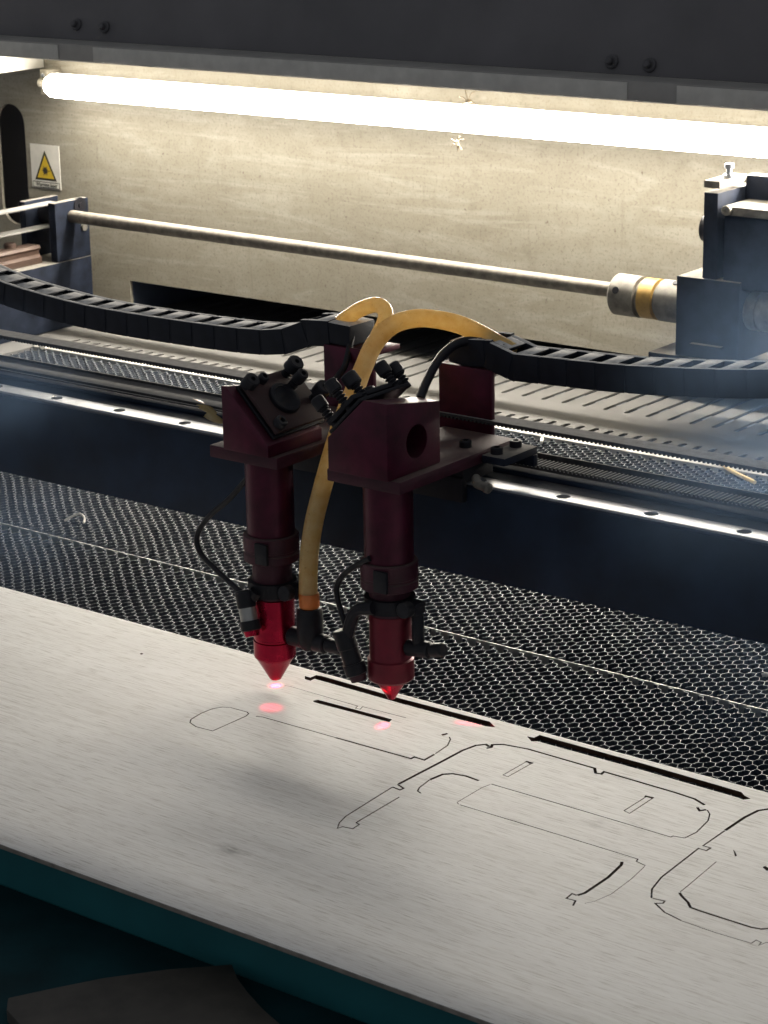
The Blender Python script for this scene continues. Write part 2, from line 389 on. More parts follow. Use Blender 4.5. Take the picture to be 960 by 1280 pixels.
# roof sheet with its front lip, seen from above the open lid
lip = thing('roof_flange', 'grey folded sheet metal flange running across the top of the machine above the lit tube', 'metal flange', (-400, 600, 309))
b = MB(); b.box(-1400, 620, 600, 601.6, 309.5, 326, .6); b.box(-1400, 620, 601.8, 634, 324.4, 326, .4)
b.build('front_lip', m_lip, lip)
b = MB(); b.box(-1400, 620, 634.2, 799.6, 324, 326); b.build('roof_sheet', m_white, lip, 0)
b = MB(); b.box(-1400, 620, 601.9, 640, 308.6, 309.4); b.build('lower_return', m_white, lip, 0)
for x0, x1 in ((-1020, -783), (-733, -108), (-60, 300)):
    b = MB(); b.box(x0, x1, 598.8, 599.95, 310.3, 324.6, .3); b.build('foam_strip', m_strip, lip)
# raised lid behind it
m_lidbolt = M('lid_bolt_paint', (0.07, 0.068, 0.074), .6, 0, .2, 80, .1)
lid = thing('machine_lid', 'dark grey raised lid filling the top of the photo, bolted above the flange', 'lid', (-400, 640, 326))
b = MB(); b.prism([(634.5, 326.4), (640, 326.4), (770, 760), (764, 760)], -1400, 620, 'yz'); b.build('lid_panel', m_lid, lip and lid, 0)
for x, z in ((-793, 341), (-753, 340), (-147, 336), (-109, 335)):
    y = 634.5 + (z-326.4)*.299
    b = MB(); b.lathe([(6.2, 0), (6.2, 2), (5.2, 3), (3.4, 3), (3.4, 7), (2.6, 8)], (x, y, z), (0, -.957, .287), 20)
    b.build('hinge_bolt', m_lidbolt, lid)
# white end panel left of the tube
b = MB(); b.prism([(420, 271.5), (799, 271.5), (799, 322), (420, 322)], -1016, -1012, 'yz')
tag(b.build('end_panel', m_white, smooth=0), 'white sheet panel in the upper left corner beside the end of the tube', 'sheet panel')

# ------------------------------------------------------------------ lamp
lamp = thing('tube_lamp', 'lit white tube lamp along the back wall under the flange', 'tube lamp', (-400, 770, 256.5))
b = MB(); b.lathe([(0, -978), (6, -977.2), (10.5, -974), (13, -969), (13.6, -962), (13.6, 262)], (0, 770, 256.5), (1, 0, 0), 48); b.build('tube', m_tube, lamp, 60)
b = MB(); b.prism([(784.2, 264), (799.6, 264), (799.6, 249), (784.2, 249)], -978, 262, 'yz'); b.build('tube_backing', m_white, lamp, 0)
b = MB(); b.box(-996, -984, 776, 799.6, 244, 272, 1.5); b.cyl((-990, 770, 258), (-978.4, 770, 256.5), 4.5); b.build('end_bracket', m_wall, lamp)
b = MB(); b.lathe([(2.6, 0), (2.6, 1.2), (1.6, 2)], (-990, 776, 266), (0, -1, 0), 14); b.build('bracket_screw', m_steel, lamp)
# dead insects caught at the tube
def insect(name, label, c, s, rz):
    rnd = random.Random(int(s*10)+len(label)); b = MB(); cx, cy, cz = c
    b.lathe([(0, -4*s), (1.3*s, -2.2*s), (1.1*s, 0), (1.5*s, 1.5*s), (.9*s, 3.2*s), (0, 3.8*s)], c, (math.cos(rz), -.25, math.sin(rz)), 10)
    for k in range(6):
        a = rz + (k-2.5)*.95 + rnd.uniform(-.3, .3); L = s*rnd.uniform(5, 11)
        m = (cx + math.cos(a)*L*.5, cy-1.2*s, cz + math.sin(a)*L*.5 + 1.2*s)
        e = (cx + math.cos(a)*L, cy-.6, cz + math.sin(a)*L)
        b.tube([c, m, e], .34*s, 6, 3)
    return tag(b.build(name, m_insect, smooth=60), label, 'insect')
m_insect = M('dry_insect', (0.20, 0.155, 0.10), .7, 0, .3, 200, .1)
insect('dead_insect', 'small dry insect caught on the upper edge of the lit tube', (-386, 757.5, 275), 1.5, .25)
insect('dead_insect', 'pale shrivelled insect hanging under the lower edge of the lit tube', (-398, 756.5, 233), 1.2, -1.1)

# ------------------------------------------------------------------ warning sign
sg = thing('warning_sign', 'small white warning sticker with yellow triangle on the back wall', 'warning sign', (-1019.5, 799.4, 131))
b = MB(); b.box(-1043.2, -995.8, 799.0, 799.9, 131.5, 182.5); b.build('sticker', m_white_p, sg, 0)
def tri(cx, z0, w, h): return [(cx-w/2, z0), (cx+w/2, z0), (cx, z0+h)]
b = MB(); b.prism(tri(-1019.5, 141.2, 35.5, 34.5), 798.75, 798.98, 'xz'); b.build('triangle_border', m_ink, sg, 0)
b = MB(); b.prism(tri(-1019.5, 143.8, 27.2, 26.2), 798.5, 798.72, 'xz'); b.build('triangle_field', m_yell, sg, 0)
b = MB()
st = []
for k in range(24):
    a = 2*math.pi*k/24; r = 3.0 if k % 2 else (6.4 if k % 4 == 0 else 5.0)
    st.append((-1019.5 + r*math.cos(a), 152.5 + r*math.sin(a)))
b.prism(st, 798.3, 798.47, 'xz'); b.box(-1019.5, -1011, 798.3, 798.46, 152.1, 152.9); b.build('laser_burst', m_ink, sg, 0)
b = MB(); b.box(-1041.5, -997.2, 798.75, 798.97, 132.2, 139.4); b.build('caption_border', m_ink, sg, 0)
b = MB(); b.box(-1040.6, -998.1, 798.5, 798.72, 133.0, 138.6); b.build('caption_field', m_white_p, sg, 0)
cu = bpy.data.curves.new('caption', 'FONT'); cu.body = 'Warning laser'; cu.size = 6.2*K; cu.align_x = 'CENTER'; cu.extrude = .00005; cu.offset = .00012
to = bpy.data.objects.new('caption_tmp', cu); COL.objects.link(to)
me = bpy.data.meshes.new_from_object(to.evaluated_get(bpy.context.evaluated_depsgraph_get()))
bpy.data.objects.remove(to)
o = link('caption', me, m_ink, sg, 0)
o.rotation_euler = (R_(90), 0, 0); o.location = Vector((-1018.5, 798.4, 134.1))*K - sg.location

# ------------------------------------------------------------------ rear tray, bed frame
m_bar = M('white_bar_paint', (0.42, 0.41, 0.385), .55, 0, .2, 60, .2)
def rear_tray():
    x0, x1 = -1400, 600
    p = [(x0, 634)]
    # far side: long exhaust slots
    far = [(x0, 950)]; x = -212.4 - 23.6*27
    while x < 330:
        far += [(x-2.7, 950), (x-2.7, 737), (x-1.5, 735), (x+1.5, 735), (x+2.7, 737), (x+2.7, 950)]; x += 23.6
    far += [(x1, 950)]
    near = [(x1, 634)]; x = -9 + 15.6*22
    while x > -860:
        near += [(x+2.8, 634), (x+2.8, 671), (x+1.4, 674), (x-1.4, 674), (x-2.8, 671), (x-2.8, 634)]; x -= 15.6
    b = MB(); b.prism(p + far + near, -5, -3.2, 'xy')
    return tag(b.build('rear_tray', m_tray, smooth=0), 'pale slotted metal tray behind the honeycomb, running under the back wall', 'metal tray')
rear_tray()
b = MB(); b.box(-868, 600, 618, 632.5, -14, -1.6, 1)
tag(b.build('bed_rail', m_bar, smooth=40), 'thin white bar along the far edge of the honeycomb bed', 'bed frame bar')
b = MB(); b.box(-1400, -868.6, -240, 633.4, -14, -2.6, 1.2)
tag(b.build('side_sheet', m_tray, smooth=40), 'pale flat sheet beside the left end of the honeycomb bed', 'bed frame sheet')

def honeycomb(name, label, xa, xb, ya, yb, seed):
    rnd = random.Random(seed); L, s, h = 3.9, 1.925, 9.75
    px, hh = 2*L+2*s, h/2
    nodes = {}; V = []; F = []
    def node(x, y):
        k = (round(x*4), round(y*4))
        if k not in nodes: nodes[k] = (x + rnd.gauss(0, .22) + .9*math.sin(x*.031+y*.043+seed), y + rnd.gauss(0, .27) + 1.1*math.sin(x*.027-y*.022+seed*2), rnd.gauss(0, .09))
        return nodes[k]
    zt, zb = -3.3, -15.0
    def wallq(a, c, w):
        dx, dy = c[0]-a[0], c[1]-a[1]; l = math.hypot(dx, dy) or 1
        nx, ny = -dy/l*w/2, dx/l*w/2; i = len(V)
        za, zc = zt + a[2], zt + c[2]
        V.extend([((a[0]+nx)*K, (a[1]+ny)*K, za*K), ((a[0]-nx)*K, (a[1]-ny)*K, za*K), ((c[0]-nx)*K, (c[1]-ny)*K, zc*K), ((c[0]+nx)*K, (c[1]+ny)*K, zc*K),
                  ((a[0]+nx)*K, (a[1]+ny)*K, zb*K), ((a[0]-nx)*K, (a[1]-ny)*K, zb*K), ((c[0]-nx)*K, (c[1]-ny)*K, zb*K), ((c[0]+nx)*K, (c[1]+ny)*K, zb*K)])
        F.extend([(i, i+1, i+2, i+3), (i+1, i+5, i+6, i+2), (i, i+3, i+7, i+4)])
    nx_ = int((xb-xa)/(px/2)); ny_ = int((yb-ya)/h)
    for ci in range(nx_):
        cx = xa + ci*px/2 + px/4
        for cj in range(ny_):
            cy = ya + h/2 + cj*h + (hh if ci % 2 else 0)
            if cy > yb - .3*h: continue
            tl = node(cx-L/2, cy+hh); tr = node(cx+L/2, cy+hh); r = node(cx+L/2+s, cy); br = node(cx+L/2, cy-hh)
            wallq(tl, tr, .40); wallq(tr, r, .30); wallq(r, br, .30)
    me = bpy.data.meshes.new(name); me.from_pydata(V, [], F); me.update()
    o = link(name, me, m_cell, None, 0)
    return tag(o, label, 'honeycomb panel')
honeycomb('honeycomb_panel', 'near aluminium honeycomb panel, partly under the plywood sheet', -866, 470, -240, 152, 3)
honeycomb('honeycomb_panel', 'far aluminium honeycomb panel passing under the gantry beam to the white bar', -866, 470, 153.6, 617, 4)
b = MB(); b.box(-866, 470, 152.9, 153.4, -15, -3.0)
tag(b.build('seam_strip', m_gap, smooth=0), 'thin bright metal strip in the seam between the two honeycomb panels', 'metal strip')

# ------------------------------------------------------------------ plywood sheet with its laser cuts
def ribbon(path, w, close):
    P = [Vector((x, y)) for x, y in path]; n = len(P); Lf, Rt = [], []
    for i in range(n):
        a = P[(i-1) % n] if (close or i > 0) else None; c = P[(i+1) % n] if (close or i < n-1) else None
        d1 = (P[i]-a).normalized() if a is not None else (c-P[i]).normalized()
        d2 = (c-P[i]).normalized() if c is not None else d1
        n1 = Vector((-d1.y, d1.x)); n2 = Vector((-d2.y, d2.x)); mt = n1+n2
        mt = mt.normalized() if mt.length > .2 else n1
        k = 1/max(.45, mt.dot(n1)); Lf.append(P[i]+mt*w/2*k); Rt.append(P[i]-mt*w/2*k)
    return Lf, Rt
def cutter(quads_or_poly):
    b = MB()
    for poly in quads_or_poly: b.prism([tuple(p) for p in poly], -6, 3, 'xy')
    return b.build('cutter', m_char, None, 0)
b = MB(); b.box(-760, 520, -273, 35.6, -3, 0, .7)
board = b.build('plywood_sheet', [m_board, m_char, m_edge], None, 0)
cuts = [cutter([p]) for p in SLOTS.values()]
for wd, close, path in KERFS:
    if not close:
        p = spline([(x, y, 0) for x, y in path], 1); path = [(v.x, v.y) for v in p]
    Lf, Rt = ribbon(path, wd, close)
    if close:
        m = len(path)
        cuts.append(cutter([[Lf[i], Lf[(i+1) % m], Rt[(i+1) % m], Rt[i]] for i in range(m)]))
    else:
        cuts.append(cutter([Lf + Rt[::-1]]))
boolean(board, cuts)
# charred walls: every face that is neither top, bottom nor outer edge
for p in board.data.polygons:
    c = p.center/K
    p.material_index = 0 if abs(p.normal.z) > .5 else 2 if (c.y < -272 or c.y > 34.8 or c.x < -759 or c.x > 519) else 1
tag(board, 'pale plywood sheet with dark laser cut outlines lying on the honeycomb bed', 'plywood sheet')
b = MB(); b.lathe([(0, 0), (.9, .05), (1.1, .3), (.7, .5), (0, .6)], (-113, -8, 0), (0, 0, 1), 9)
tag(b.build('dark_speck', m_char), 'tiny dark speck of soot on the plain left part of the plywood', 'debris')

# front of the bed below the sheet
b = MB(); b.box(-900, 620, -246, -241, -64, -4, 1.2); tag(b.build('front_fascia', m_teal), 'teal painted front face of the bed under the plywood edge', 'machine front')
b = MB(); b.box(-900, 620, -640, -247, -54, -44, 1.5); tag(b.build('front_shelf', m_shelf), 'teal shelf with painted-in shade below the front edge of the plywood', 'shelf')

# scrap lying on the shelf
def scrap():
    P = SCRAP; b = MB(); b.prism(P, -43.9, -36.5, 'xy', .8)
    return tag(b.build('scrap_board', m_scrap, smooth=30), 'dark grey offcut with a curved edge in the bottom left corner', 'offcut')
scrap()
# loose bits
def chip(label, pts, r, mat, z):
    b = MB(); b.tube([(x, y, z+dz) for x, y, dz in pts], r, 6, 3); return tag(b.build('wood_chip', mat, smooth=50), label, 'debris')
chip('white bent sliver on the honeycomb left of the heads', [(-383, 186, .3), (-380, 192, 3), (-376, 197, 4.5), (-370, 196, 2.4), (-366, 191, .4)], 1.0, m_chip, -3.0)
chip('yellow wooden sliver at the right edge of the far honeycomb', [(-23, 624, 3), (-5, 612, 1.8), (25, 597, .6)], 1.9, m_sliv, -3.0)
chip('white crumb at the left end of the white bar', [(-870, 628, 1.2), (-860, 625, 2.2), (-850, 616, 1.2)], 3.0, m_chip, -1.5)
chip('small cream crumb on the white bar right of the red bracket', [(-201, 612, 1.0), (-197, 606, 1.6), (-194, 600, .8)], 1.6, m_chip, -2.6)
chip('round white crumb on the honeycomb by the right edge', [(246.5, 204, .4), (248, 205, 1.0), (249.5, 206, .4)], 1.5, m_chip, -3.0)

# ------------------------------------------------------------------ gantry
gan = thing('gantry_beam', 'long black gantry beam with a bright steel rail crossing the machine', 'gantry beam', (-200, 80, 84))
b = MB(); b.prism([(50, 84), (78, 84), (78, 116), (116, 116), (116, 143.4), (50, 143.4)], -1050, 620, 'yz', 1.5); b.box(-1050, 620, 86, 114, 143.6, 146.8, 1); b.build('beam', m_beam, gan)
b = MB(); b.box(-1050, 620, 116.4, 117.8, 129.5, 151.2, .4); b.build('rear_flange', m_dustledge, gan)
b = MB(); b.box(-1050, -40, 92.6, 94.2, 146.9, 148.0, .3); b.build('front_flange', m_dustledge, gan)
b = MB(); b.box(-1050, -40, 94.8, 116.2, 148.75, 149.5, .2); b.build('belt_cover', m_belt, gan)
def rail():
    b = MB(); b.prism([(54, 143.5), (69.5, 143.5), (69.5, 144.6), (69, 145), (54.5, 145), (54, 144.6)], -1050, 620, 'yz')
    o = b.build('linear_rail', m_railtop, gan, 30)
    cs = MB(); x = 182.8 - 62.3*18
    while x < 600:
        cs.cyl((x, 61.7, 138), (x, 61.7, 150), 4.4, 20); x += 62.3
    return boolean(o, [cs.build('cutter', m_beam, None, 0)])
m_railtop = M('ground_rail_steel', (0.46, 0.475, 0.50), .42, .45, .3, 35, .12)
m_sbelt = M('pale_belt', (0.16, 0.155, 0.145), .7, 0, .25, 60, .2)
rail()
def belt():
    b = MB()
    def strand(x0, x1, za, zb, dirn, teeth0):
        lo = [(x0, za), (x1, za)]; hi = []; x = x1
        while x > max(teeth0, x0)+3:
            hi += [(x, zb), (x-.4, zb+1.4*dirn), (x-1.5, zb+1.4*dirn), (x-1.9, zb)]; x -= 3.05
        hi.append((x0, zb)); b.prism(lo+hi, 95, 109.5, 'xz')
    strand(-1000, 600, 173.8, 172.2, -1, -1000)
    strand(-1000, 600, 147.1, 148.7, 1, 60)
    return tag(b.build('drive_belt', m_belt, None, 0), 'long grey toothed belt looping above and along the gantry beam', 'drive belt')
belt()

m_redb = M('brown_dusty_anodising', (0.026, 0.010, 0.011), .7, .1, .6, 40, .25, dust=.3, dustcol=(.10,.06,.05))
m_redm = M('anodised_red_shaded', (0.13, 0.006, 0.018), .42, .4, .2, 70, .08)  # dimmer copy of the nozzle red, shade put into the colour
# ------------------------------------------------------------------ laser heads
RT2 = math.sqrt(.5)
def head(label, cx, sgn, tip, blunt, red_tip):
    """sgn +1: mirror mount faces left (-X,+Z); -1: faces right (+X,+Z)"""
    h = thing('laser_head', label, 'laser head', (cx, 35, 165), 'laser heads on the gantry')
    X = lambda u: cx + u*sgn
    # carriage plate and rail block
    b = MB(); b.box(cx-27.5, cx+28.5, -25, 96, 157, 165, 1.2); b.build('base_plate', m_redd, h)
    b = MB(); b.box(cx-22, cx+24, 46, 78, 146, 156.8, 1.5); b.box(cx-22, cx+24, 44.5, 49.4, 134, 150, 1); b.build('rail_carriage', m_black, h)
    for dx in (-14, 14):
        b = MB(); b.lathe([(4, 0), (4, 3.6), (3.2, 4.4), (2, 4.4), (2, 2.6), (0, 2.6)], (cx+dx, 62, 165), (0, 0, 1), 20); b.build('plate_bolt', m_black, h)
    # bracket behind, carries the drag chain
    b = MB(); b.box(cx-32.5, cx+9.5, 97, 101, 160, 206, 1.2); b.box(cx-32.5, cx+9.5, 101, 127, 202.4, 206, 1.0); b.build('chain_bracket', m_red, h)
    # mirror block
    w0, w1 = (-23, 22.5) if sgn > 0 else (-25, 12)
    pr = [(w0, 165.2), (w1, 165.2), (w1, 213), (w0+28, 213), (w0, 186)] if sgn > 0 else [(w0, 165.2), (w1, 165.2), (w1, 206.5), (w1-4, 206.5), (w0, 173)]
    b = MB(); b.prism([(X(u), z) for u, z in pr], -29, 24, 'xz')
    for v in b.bm.verts:
        if v.co.y > 20 and v.co.z > 205: v.co.z -= 9
    bmesh.ops.recalc_face_normals(b.bm, faces=b.bm.faces)
    bmesh.ops.bevel(b.bm, geom=list(b.bm.edges), offset=.9, segments=2, profile=.6, affect='EDGES')
    blk = b.build('mirror_block', m_red, h)
    c = MB(); c.cyl((X(2), 0, 184), (X(40), 0, 184), 10.4, 40)
    cut = c.build('cutter', m_plast, None, 0); cut.location = -wloc(blk); 
    cut.parent = None
    blk_off = wloc(blk)
    for v in cut.data.vertices: v.co -= blk_off
    cut.location = blk_off; bpy.context.view_layer.update()
    boolean(blk, [cut]); blk.data.shade_smooth(); blk.data.set_sharp_from_angle(angle=R_(35))
    # adjustable mirror mount on the 45 degree face
    nrm = Vector((-RT2*sgn, 0, RT2)); tan = Vector((RT2*sgn, 0, RT2)); c0 = Vector((X(w0+14), -3, 199.5)) if sgn > 0 else Vector((X(-8.5), 2, 189.5))
    rot = Matrix((tan, Vector((0, 1, 0))*1, nrm)).transposed()
    if rot.determinant() < 0: rot = Matrix((tan, Vector((0, -1, 0)), nrm)).transposed()
    def plate(name, off, th, a, bb, mat, bev=1.2, par=h):
        q = MB(); q.box(-a, a, -bb, bb, off, off+th, bev)
        bmesh.ops.transform(q.bm, matrix=Matrix.Translation(c0) @ rot.to_4x4(), verts=q.bm.verts)
        return q.build(name, mat, par)
    plate('mount_plate', .4, 2.6, 17 if sgn > 0 else 21, 25, m_plast)
    mp = plate('adjust_plate', 4.6, 3.4, 14 if sgn > 0 else 20, 25, m_plast if sgn > 0 else m_redb)
    cc = c0 + Vector((0, -2, 0))
    q = MB(); q.lathe([(7.6, 0), (11, 0), (11, 2.4), (10.4, 3), (8.2, 3), (7.6, 2.4)], cc + nrm*8.1, nrm, 36); q.build('mirror_holder', m_plast, h)
    q = MB(); q.lathe([(7.4, 0), (7.4, 1.5)], cc + nrm*8.2, nrm, 28); q.build('mirror_back', m_redd if sgn < 0 else m_plast, h)
    spots = ((-12, -22), (4, -22), (12, -14), (13, 16), (13, 26)) if sgn > 0 else ((17, -21), (17, -9), (16, 14), (6, 10), (-6, 22), (-15, -20))
    for k, (u, y) in enumerate(spots):
        p = c0 + tan*u + Vector((0, y, 0)); ln = ((24, 25, 22, 22, 19) if sgn > 0 else (14, 13, 22, 24, 22, 13))[k]; hr = ((4.3, 4.3, 5.2, 4.5, 4.5) if sgn > 0 else (5, 3.4, 5.4, 4.0, 5.4, 4))[k]
        prof = [(2.2, 1)]; z = 5.0
        while z < ln-9: prof += [(2.2, z), (3.3, z+.5), (3.3, z+1.0), (2.2, z+1.5)]; z += 2.3
        prof += [(2.2, ln-8)]
        q = MB(); q.lathe(prof, p, nrm, 16); sc = q.build('adjust_screw', m_black, h, 25)
        q = MB(); kp = []
        q.lathe([(hr-.6, ln-8.2), (hr, ln-7.6), (hr, ln-.8), (hr-.7, ln), (1.7, ln), (1.7, ln-2.6), (0, ln-2.6)], p, nrm, 24); q.build('screw_head', m_knob, sc)
    if sgn < 0:
        q = MB(); q.lathe([(1.2, 0), (2.4, .6), (2.6, 3), (1.5, 3.6), (1.5, 8), (2.2, 8.6), (2.0, 11), (0, 11.6)], (cx+12, 31, 180), (.35, 0, 1), 16); q.build('grease_nipple', m_steel, h)
    # tube stack
    q = MB(); q.lathe([(15.4, 105.6), (15.4, 156.9)], (cx, 0, 0), (0, 0, 1), 48); q.build('lens_tube', m_red, h)
    q = MB(); q.lathe([(17.4, 87.6), (18, 88.2), (18, 93), (17.3, 93.5), (17.3, 95), (18, 95.5), (18, 104.6), (17.4, 105.3)], (cx, 0, 0), (0, 0, 1), 48); col = q.build('collar', m_redd, h)
    q = MB(); q.box(cx+2, cx+12, -19.2, -16.6, 89.5, 103.5, .8); q.build('collar_clip', m_plast, col)
    b0 = tip + 57
    q = MB(); q.lathe([(12.9, b0+.2), (12.9, 87.4)], (cx, 0, 0), (0, 0, 1), 40); q.build('inner_tube', m_redd, h)
    # black clamp ring with ears and thumbscrew
    q = MB(); q.lathe([(13.1, b0+3), (16, b0+3), (16, b0+12), (13.1, b0+12)], (cx, 0, 0), (0, 0, 1), 40); q.box(cx+12, cx+24, -5, 5, b0+3.5, b0+11.5, 1)
    clp = q.build('clamp_ring', m_black, h)
    q = MB(); q.lathe([(4.6, 0), (5, .6), (5, 6.4), (4.4, 7)], (cx+19, -5.2, b0+8), (0, -1, .1), 18); q.build('thumb_screw', m_knob, clp)
    # air nozzle: barrel, groove, cone, bore
    if blunt: pr = [(1.6, tip+3), (1.6, tip), (3.6, tip), (12.0, tip+14.6), (13.3, tip+16), (13.7, tip+17), (13.7, tip+27.6), (12.9, tip+28.1), (12.9, tip+29.3), (13.6, tip+29.9), (13.6, tip+57), (12.4, tip+58)]
    else: pr = [(1.2, tip+3), (1.2, tip), (2.2, tip), (9.6, tip+12), (13.2, tip+13.4), (14.6, tip+15), (14.6, tip+27.6), (13.4, tip+28.4), (13.4, tip+29.6), (13.2, tip+30), (13.2, tip+57), (12.4, tip+58)]
    cut = 6 if blunt else 5
    q = MB(); q.lathe(pr[cut-1:], (cx, 0, 0), (0, 0, 1), 56); noz = q.build('air_nozzle', m_redn if blunt else m_redm, h, 30)
    q = MB(); q.lathe(pr[:cut-1] + [(pr[cut-1][0]-.1, pr[cut-1][1]-.1)], (cx, 0, 0), (0, 0, 1), 56); q.build('nozzle_tip', m_redn, noz, 30)
    # push-in air fitting at the side
    if blunt:
        q = MB(); q.cyl((cx+14, 0, 38), (cx+44, 0, 38), 6.2, 24, ch=.8); q.cyl((cx+44, 0, 38), (cx+58, 0, 38), 4.6, 20, ch=.6)
        q.lathe([(6, 33), (8.2, 37), (8.6, 45), (8.6, 58), (7.6, 60.5)], (cx+30.4, 0, 0), (0, 0, 1), 28)
        ft = q.build('air_fitting', m_plast, h)
        q = MB(); q.lathe([(6.2, 60.6), (6.6, 61.4), (6.6, 69.5), (6.2, 70.2)], (cx+30.4, 0, 0), (0, 0, 1), 24); q.build('hose_collet', m_orange, ft)
    else:
        q = MB(); q.tube([(cx+17.5, 3, 76), (cx+20, 2, 69), (cx+21.5, 0, 61), (cx+22, 0, 53)], 3.9, 18, 6)
        q.cyl((cx+13.4, 0, 50), (cx+31, 0, 52), 5.2, 24, ch=.8); q.lathe([(3.6, 0), (4.6, .7), (4.6, 9), (3.8, 10)], (cx+31.5, 0, 52), (1, 0, .25), 18)
        ft = q.build('air_fitting', m_plast, h)
    # tilted red pointer on an arm
    if blunt: a, d, L, r = Vector((cx-8, -19, 70)), Vector((.30, -.12, -.95)).normalized(), 30, 6.2
    else:     a, d, L, r = Vector((cx-25, -17, 59)), Vector((.34, .05, -.94)).normalized(), 34, 6.6
    q = MB(); q.lathe([(r-1, 0), (r, 1), (r, L*.36), (r-.5, L*.38)], a, d, 24)
    q.lathe([(r+.4, L*.66), (r+.4, L*.86), (r-.6, L*.88)], a, d, 24)
    pt = q.build('red_pointer', m_plast, h)
    q = MB(); q.lathe([(r-.5, L*.36), (r-.5, L*.68)], a, d, 24); q.build('pointer_body', m_grayring if blunt else m_plast, pt)
    q = MB(); q.lathe([(r-.8, L*.86), (r-1.6, L), (1.4, L), (1.2, L-1)], a, d, 24); q.build('pointer_cap', m_redd if not blunt else m_redn, pt)
    q = MB(); e = a + d*8
    q.tube([(cx, -16.3, b0+8), ((cx*.4+e.x*.6), -17.5, b0+3), tuple(e)], 4.2, 10, 5); q.build('pointer_arm', m_black, h)
    tipp = a + d*(L+.5)
    return h, tipp, d
hl, ptl, dl = head('left laser head, its mirror mount facing right and its blunt red nozzle glowing', 0.0, -1, 5.0, True, 1)
hr, ptr, dr = head('right laser head, a round hole in its mirror block and a small pointed cone', 95.5, 1, 13.0, False, 1)

# small belt clamp on the right carriage
bc = thing('belt_clamp', 'small dusty clamp with two bolts gripping the belt beside the right red bracket', 'belt clamp', (133, 80, 150))
b = MB(); b.box(124.5, 142, 58, 94.5, 158, 163, .8); b.box(124.5, 142, 90, 94.5, 150.5, 157.9, .6); b.build('clamp_plate', m_blackd, bc)
for x, y in ((130.5, 66), (131, 86)):
    b = MB(); b.lathe([(4, 0), (4, 3.6), (3.4, 4.2), (2, 4.2), (2, 2.6), (0, 2.6)], (x, y, 163), (0, 0, 1), 20); b.build('clamp_bolt', m_black, bc)
b = MB(); b.tube([(126, 50, 150), (131, 44, 149), (138, 43, 148)], 3, 12); b.lathe([(2, 0), (3.4, .5), (3.4, 3), (2, 4)], (138, 43, 148), (1, -.2, -.1), 14); b.build('grease_nipple', m_alu, bc)

# ------------------------------------------------------------------ drag chains
def link_mesh():
    b = MB(); L, W, H = 21, 28, 17.5
    for y, d in ((-W/2, .5), (W/2-4, -.5)):
        b.box(-L/2-.5, L/2-2.5, y, y+4, -H/2, H/2, .6)
        b.box(L/2-2.6, L/2+2.5, y+d, y+4+d*.4, -H/2+.3, H/2-.3)
    b.box(-L/2+.1, L/2-9.2, -W/2+4.1, W/2-4.1, H/2-2.4, H/2-.05, .3)
    b.box(-L/2+.1, L/2-9.2, -W/2+4.1, W/2-4.1, -H/2, -H/2+2.2, .3)
    b.box(-L/2+.3, L/2-.3, -8, 8, -H/2+2.6, -H/2+8, 1.5)
    return b
def drag_chain(label, path, yc, step=21.0):
    root = thing('drag_chain', label, 'drag chain', (path[0][0], yc, path[0][1]), 'drag chains of the two heads')
    P = spline([(x, yc, z) for x, z in path], 12)
    # resample at the link pitch
    d = [0.0]
    for a, c in zip(P, P[1:]): d.append(d[-1] + (c-a).length)
    def at(s):
        for i in range(1, len(P)):
            if d[i] >= s: f = (s-d[i-1])/max(1e-6, d[i]-d[i-1]); return P[i-1].lerp(P[i], f)
        return P[-1]
    proto = None; s = step/2
    while s < d[-1]:
        p = at(s); a = at(max(0, s-step/2)); c = at(min(d[-1], s+step/2)); t = c-a
        ang = -math.atan2(t.z, t.x)
        if proto is None: o = link_mesh().build('chain_link', m_chain, root); o.data.transform(Matrix.Translation(wloc(root))); proto = o
        else: o = proto.copy(); COL.objects.link(o); o.parent = root
        o.location = p*K - root.location; o.rotation_euler = (0, ang, 0); s += step
    return root
drag_chain('left drag chain sagging in from the left edge to the left red bracket', [(-29, 212.5), (-48, 211.5), (-66, 204), (-95, 199.5), (-150, 197.5), (-220, 197), (-263, 198), (-305, 201), (-347, 206), (-400, 217), (-460, 232), (-530, 252)], 112)
drag_chain('right drag chain rising from the right red bracket out of the frame', [(80, 214), (100, 216), (118, 210.5), (142, 211), (200, 213.5), (260, 219), (299, 224), (360, 234), (440, 250), (520, 268)], 112)
for nm, lab, cx in (('chain_end_block', 'dark end block of the left drag chain on top of the left red bracket', -22), ('chain_end_block', 'dark end block of the right drag chain on top of the right red bracket', 81)):
    b = MB(); b.box(cx-11, cx+11, 98.5, 126, 206.4, 221, 1.6, Matrix.Rotation(R_(2), 3, 'Y')); tag(b.build(nm, m_chain), lab, 'end block')

# ------------------------------------------------------------------ hoses and cables
def hose(name, label, pts, r, mat, cat, n=18):
    b = MB(); b.tube(pts, r, n, 8); return tag(b.build(name, mat, None, 60), label, cat)
hose('air_hose', 'yellowed air hose curling up from the end of the left drag chain', HOSE_A, 5.2, m_hose, 'air hose')
hose('air_hose', 'long yellowed air hose arching from the right drag chain to the left head', HOSE_B, 6.0, m_hose, 'air hose')
hose('air_hose', 'short piece of yellowed hose showing on the gantry beam left of the left head', HOSE_C, 5.2, m_hose, 'air hose')
hose('thin_cable', 'thin black wire looping out left of the left head to its red pointer', WIRE_L, 1.9, m_plast, 'cable', 10)
hose('thin_cable', 'thin black wire between the two heads to the right red pointer', WIRE_R, 1.9, m_plast, 'cable', 10)
hose('black_cable', 'black cable bending down from the right drag chain behind the right mirror block', CABLE_R, 2.9, m_plast, 'cable', 12)
hose('black_cable', 'black cable running down beside the left red bracket', CABLE_L, 2.2, m_plast, 'cable', 12)
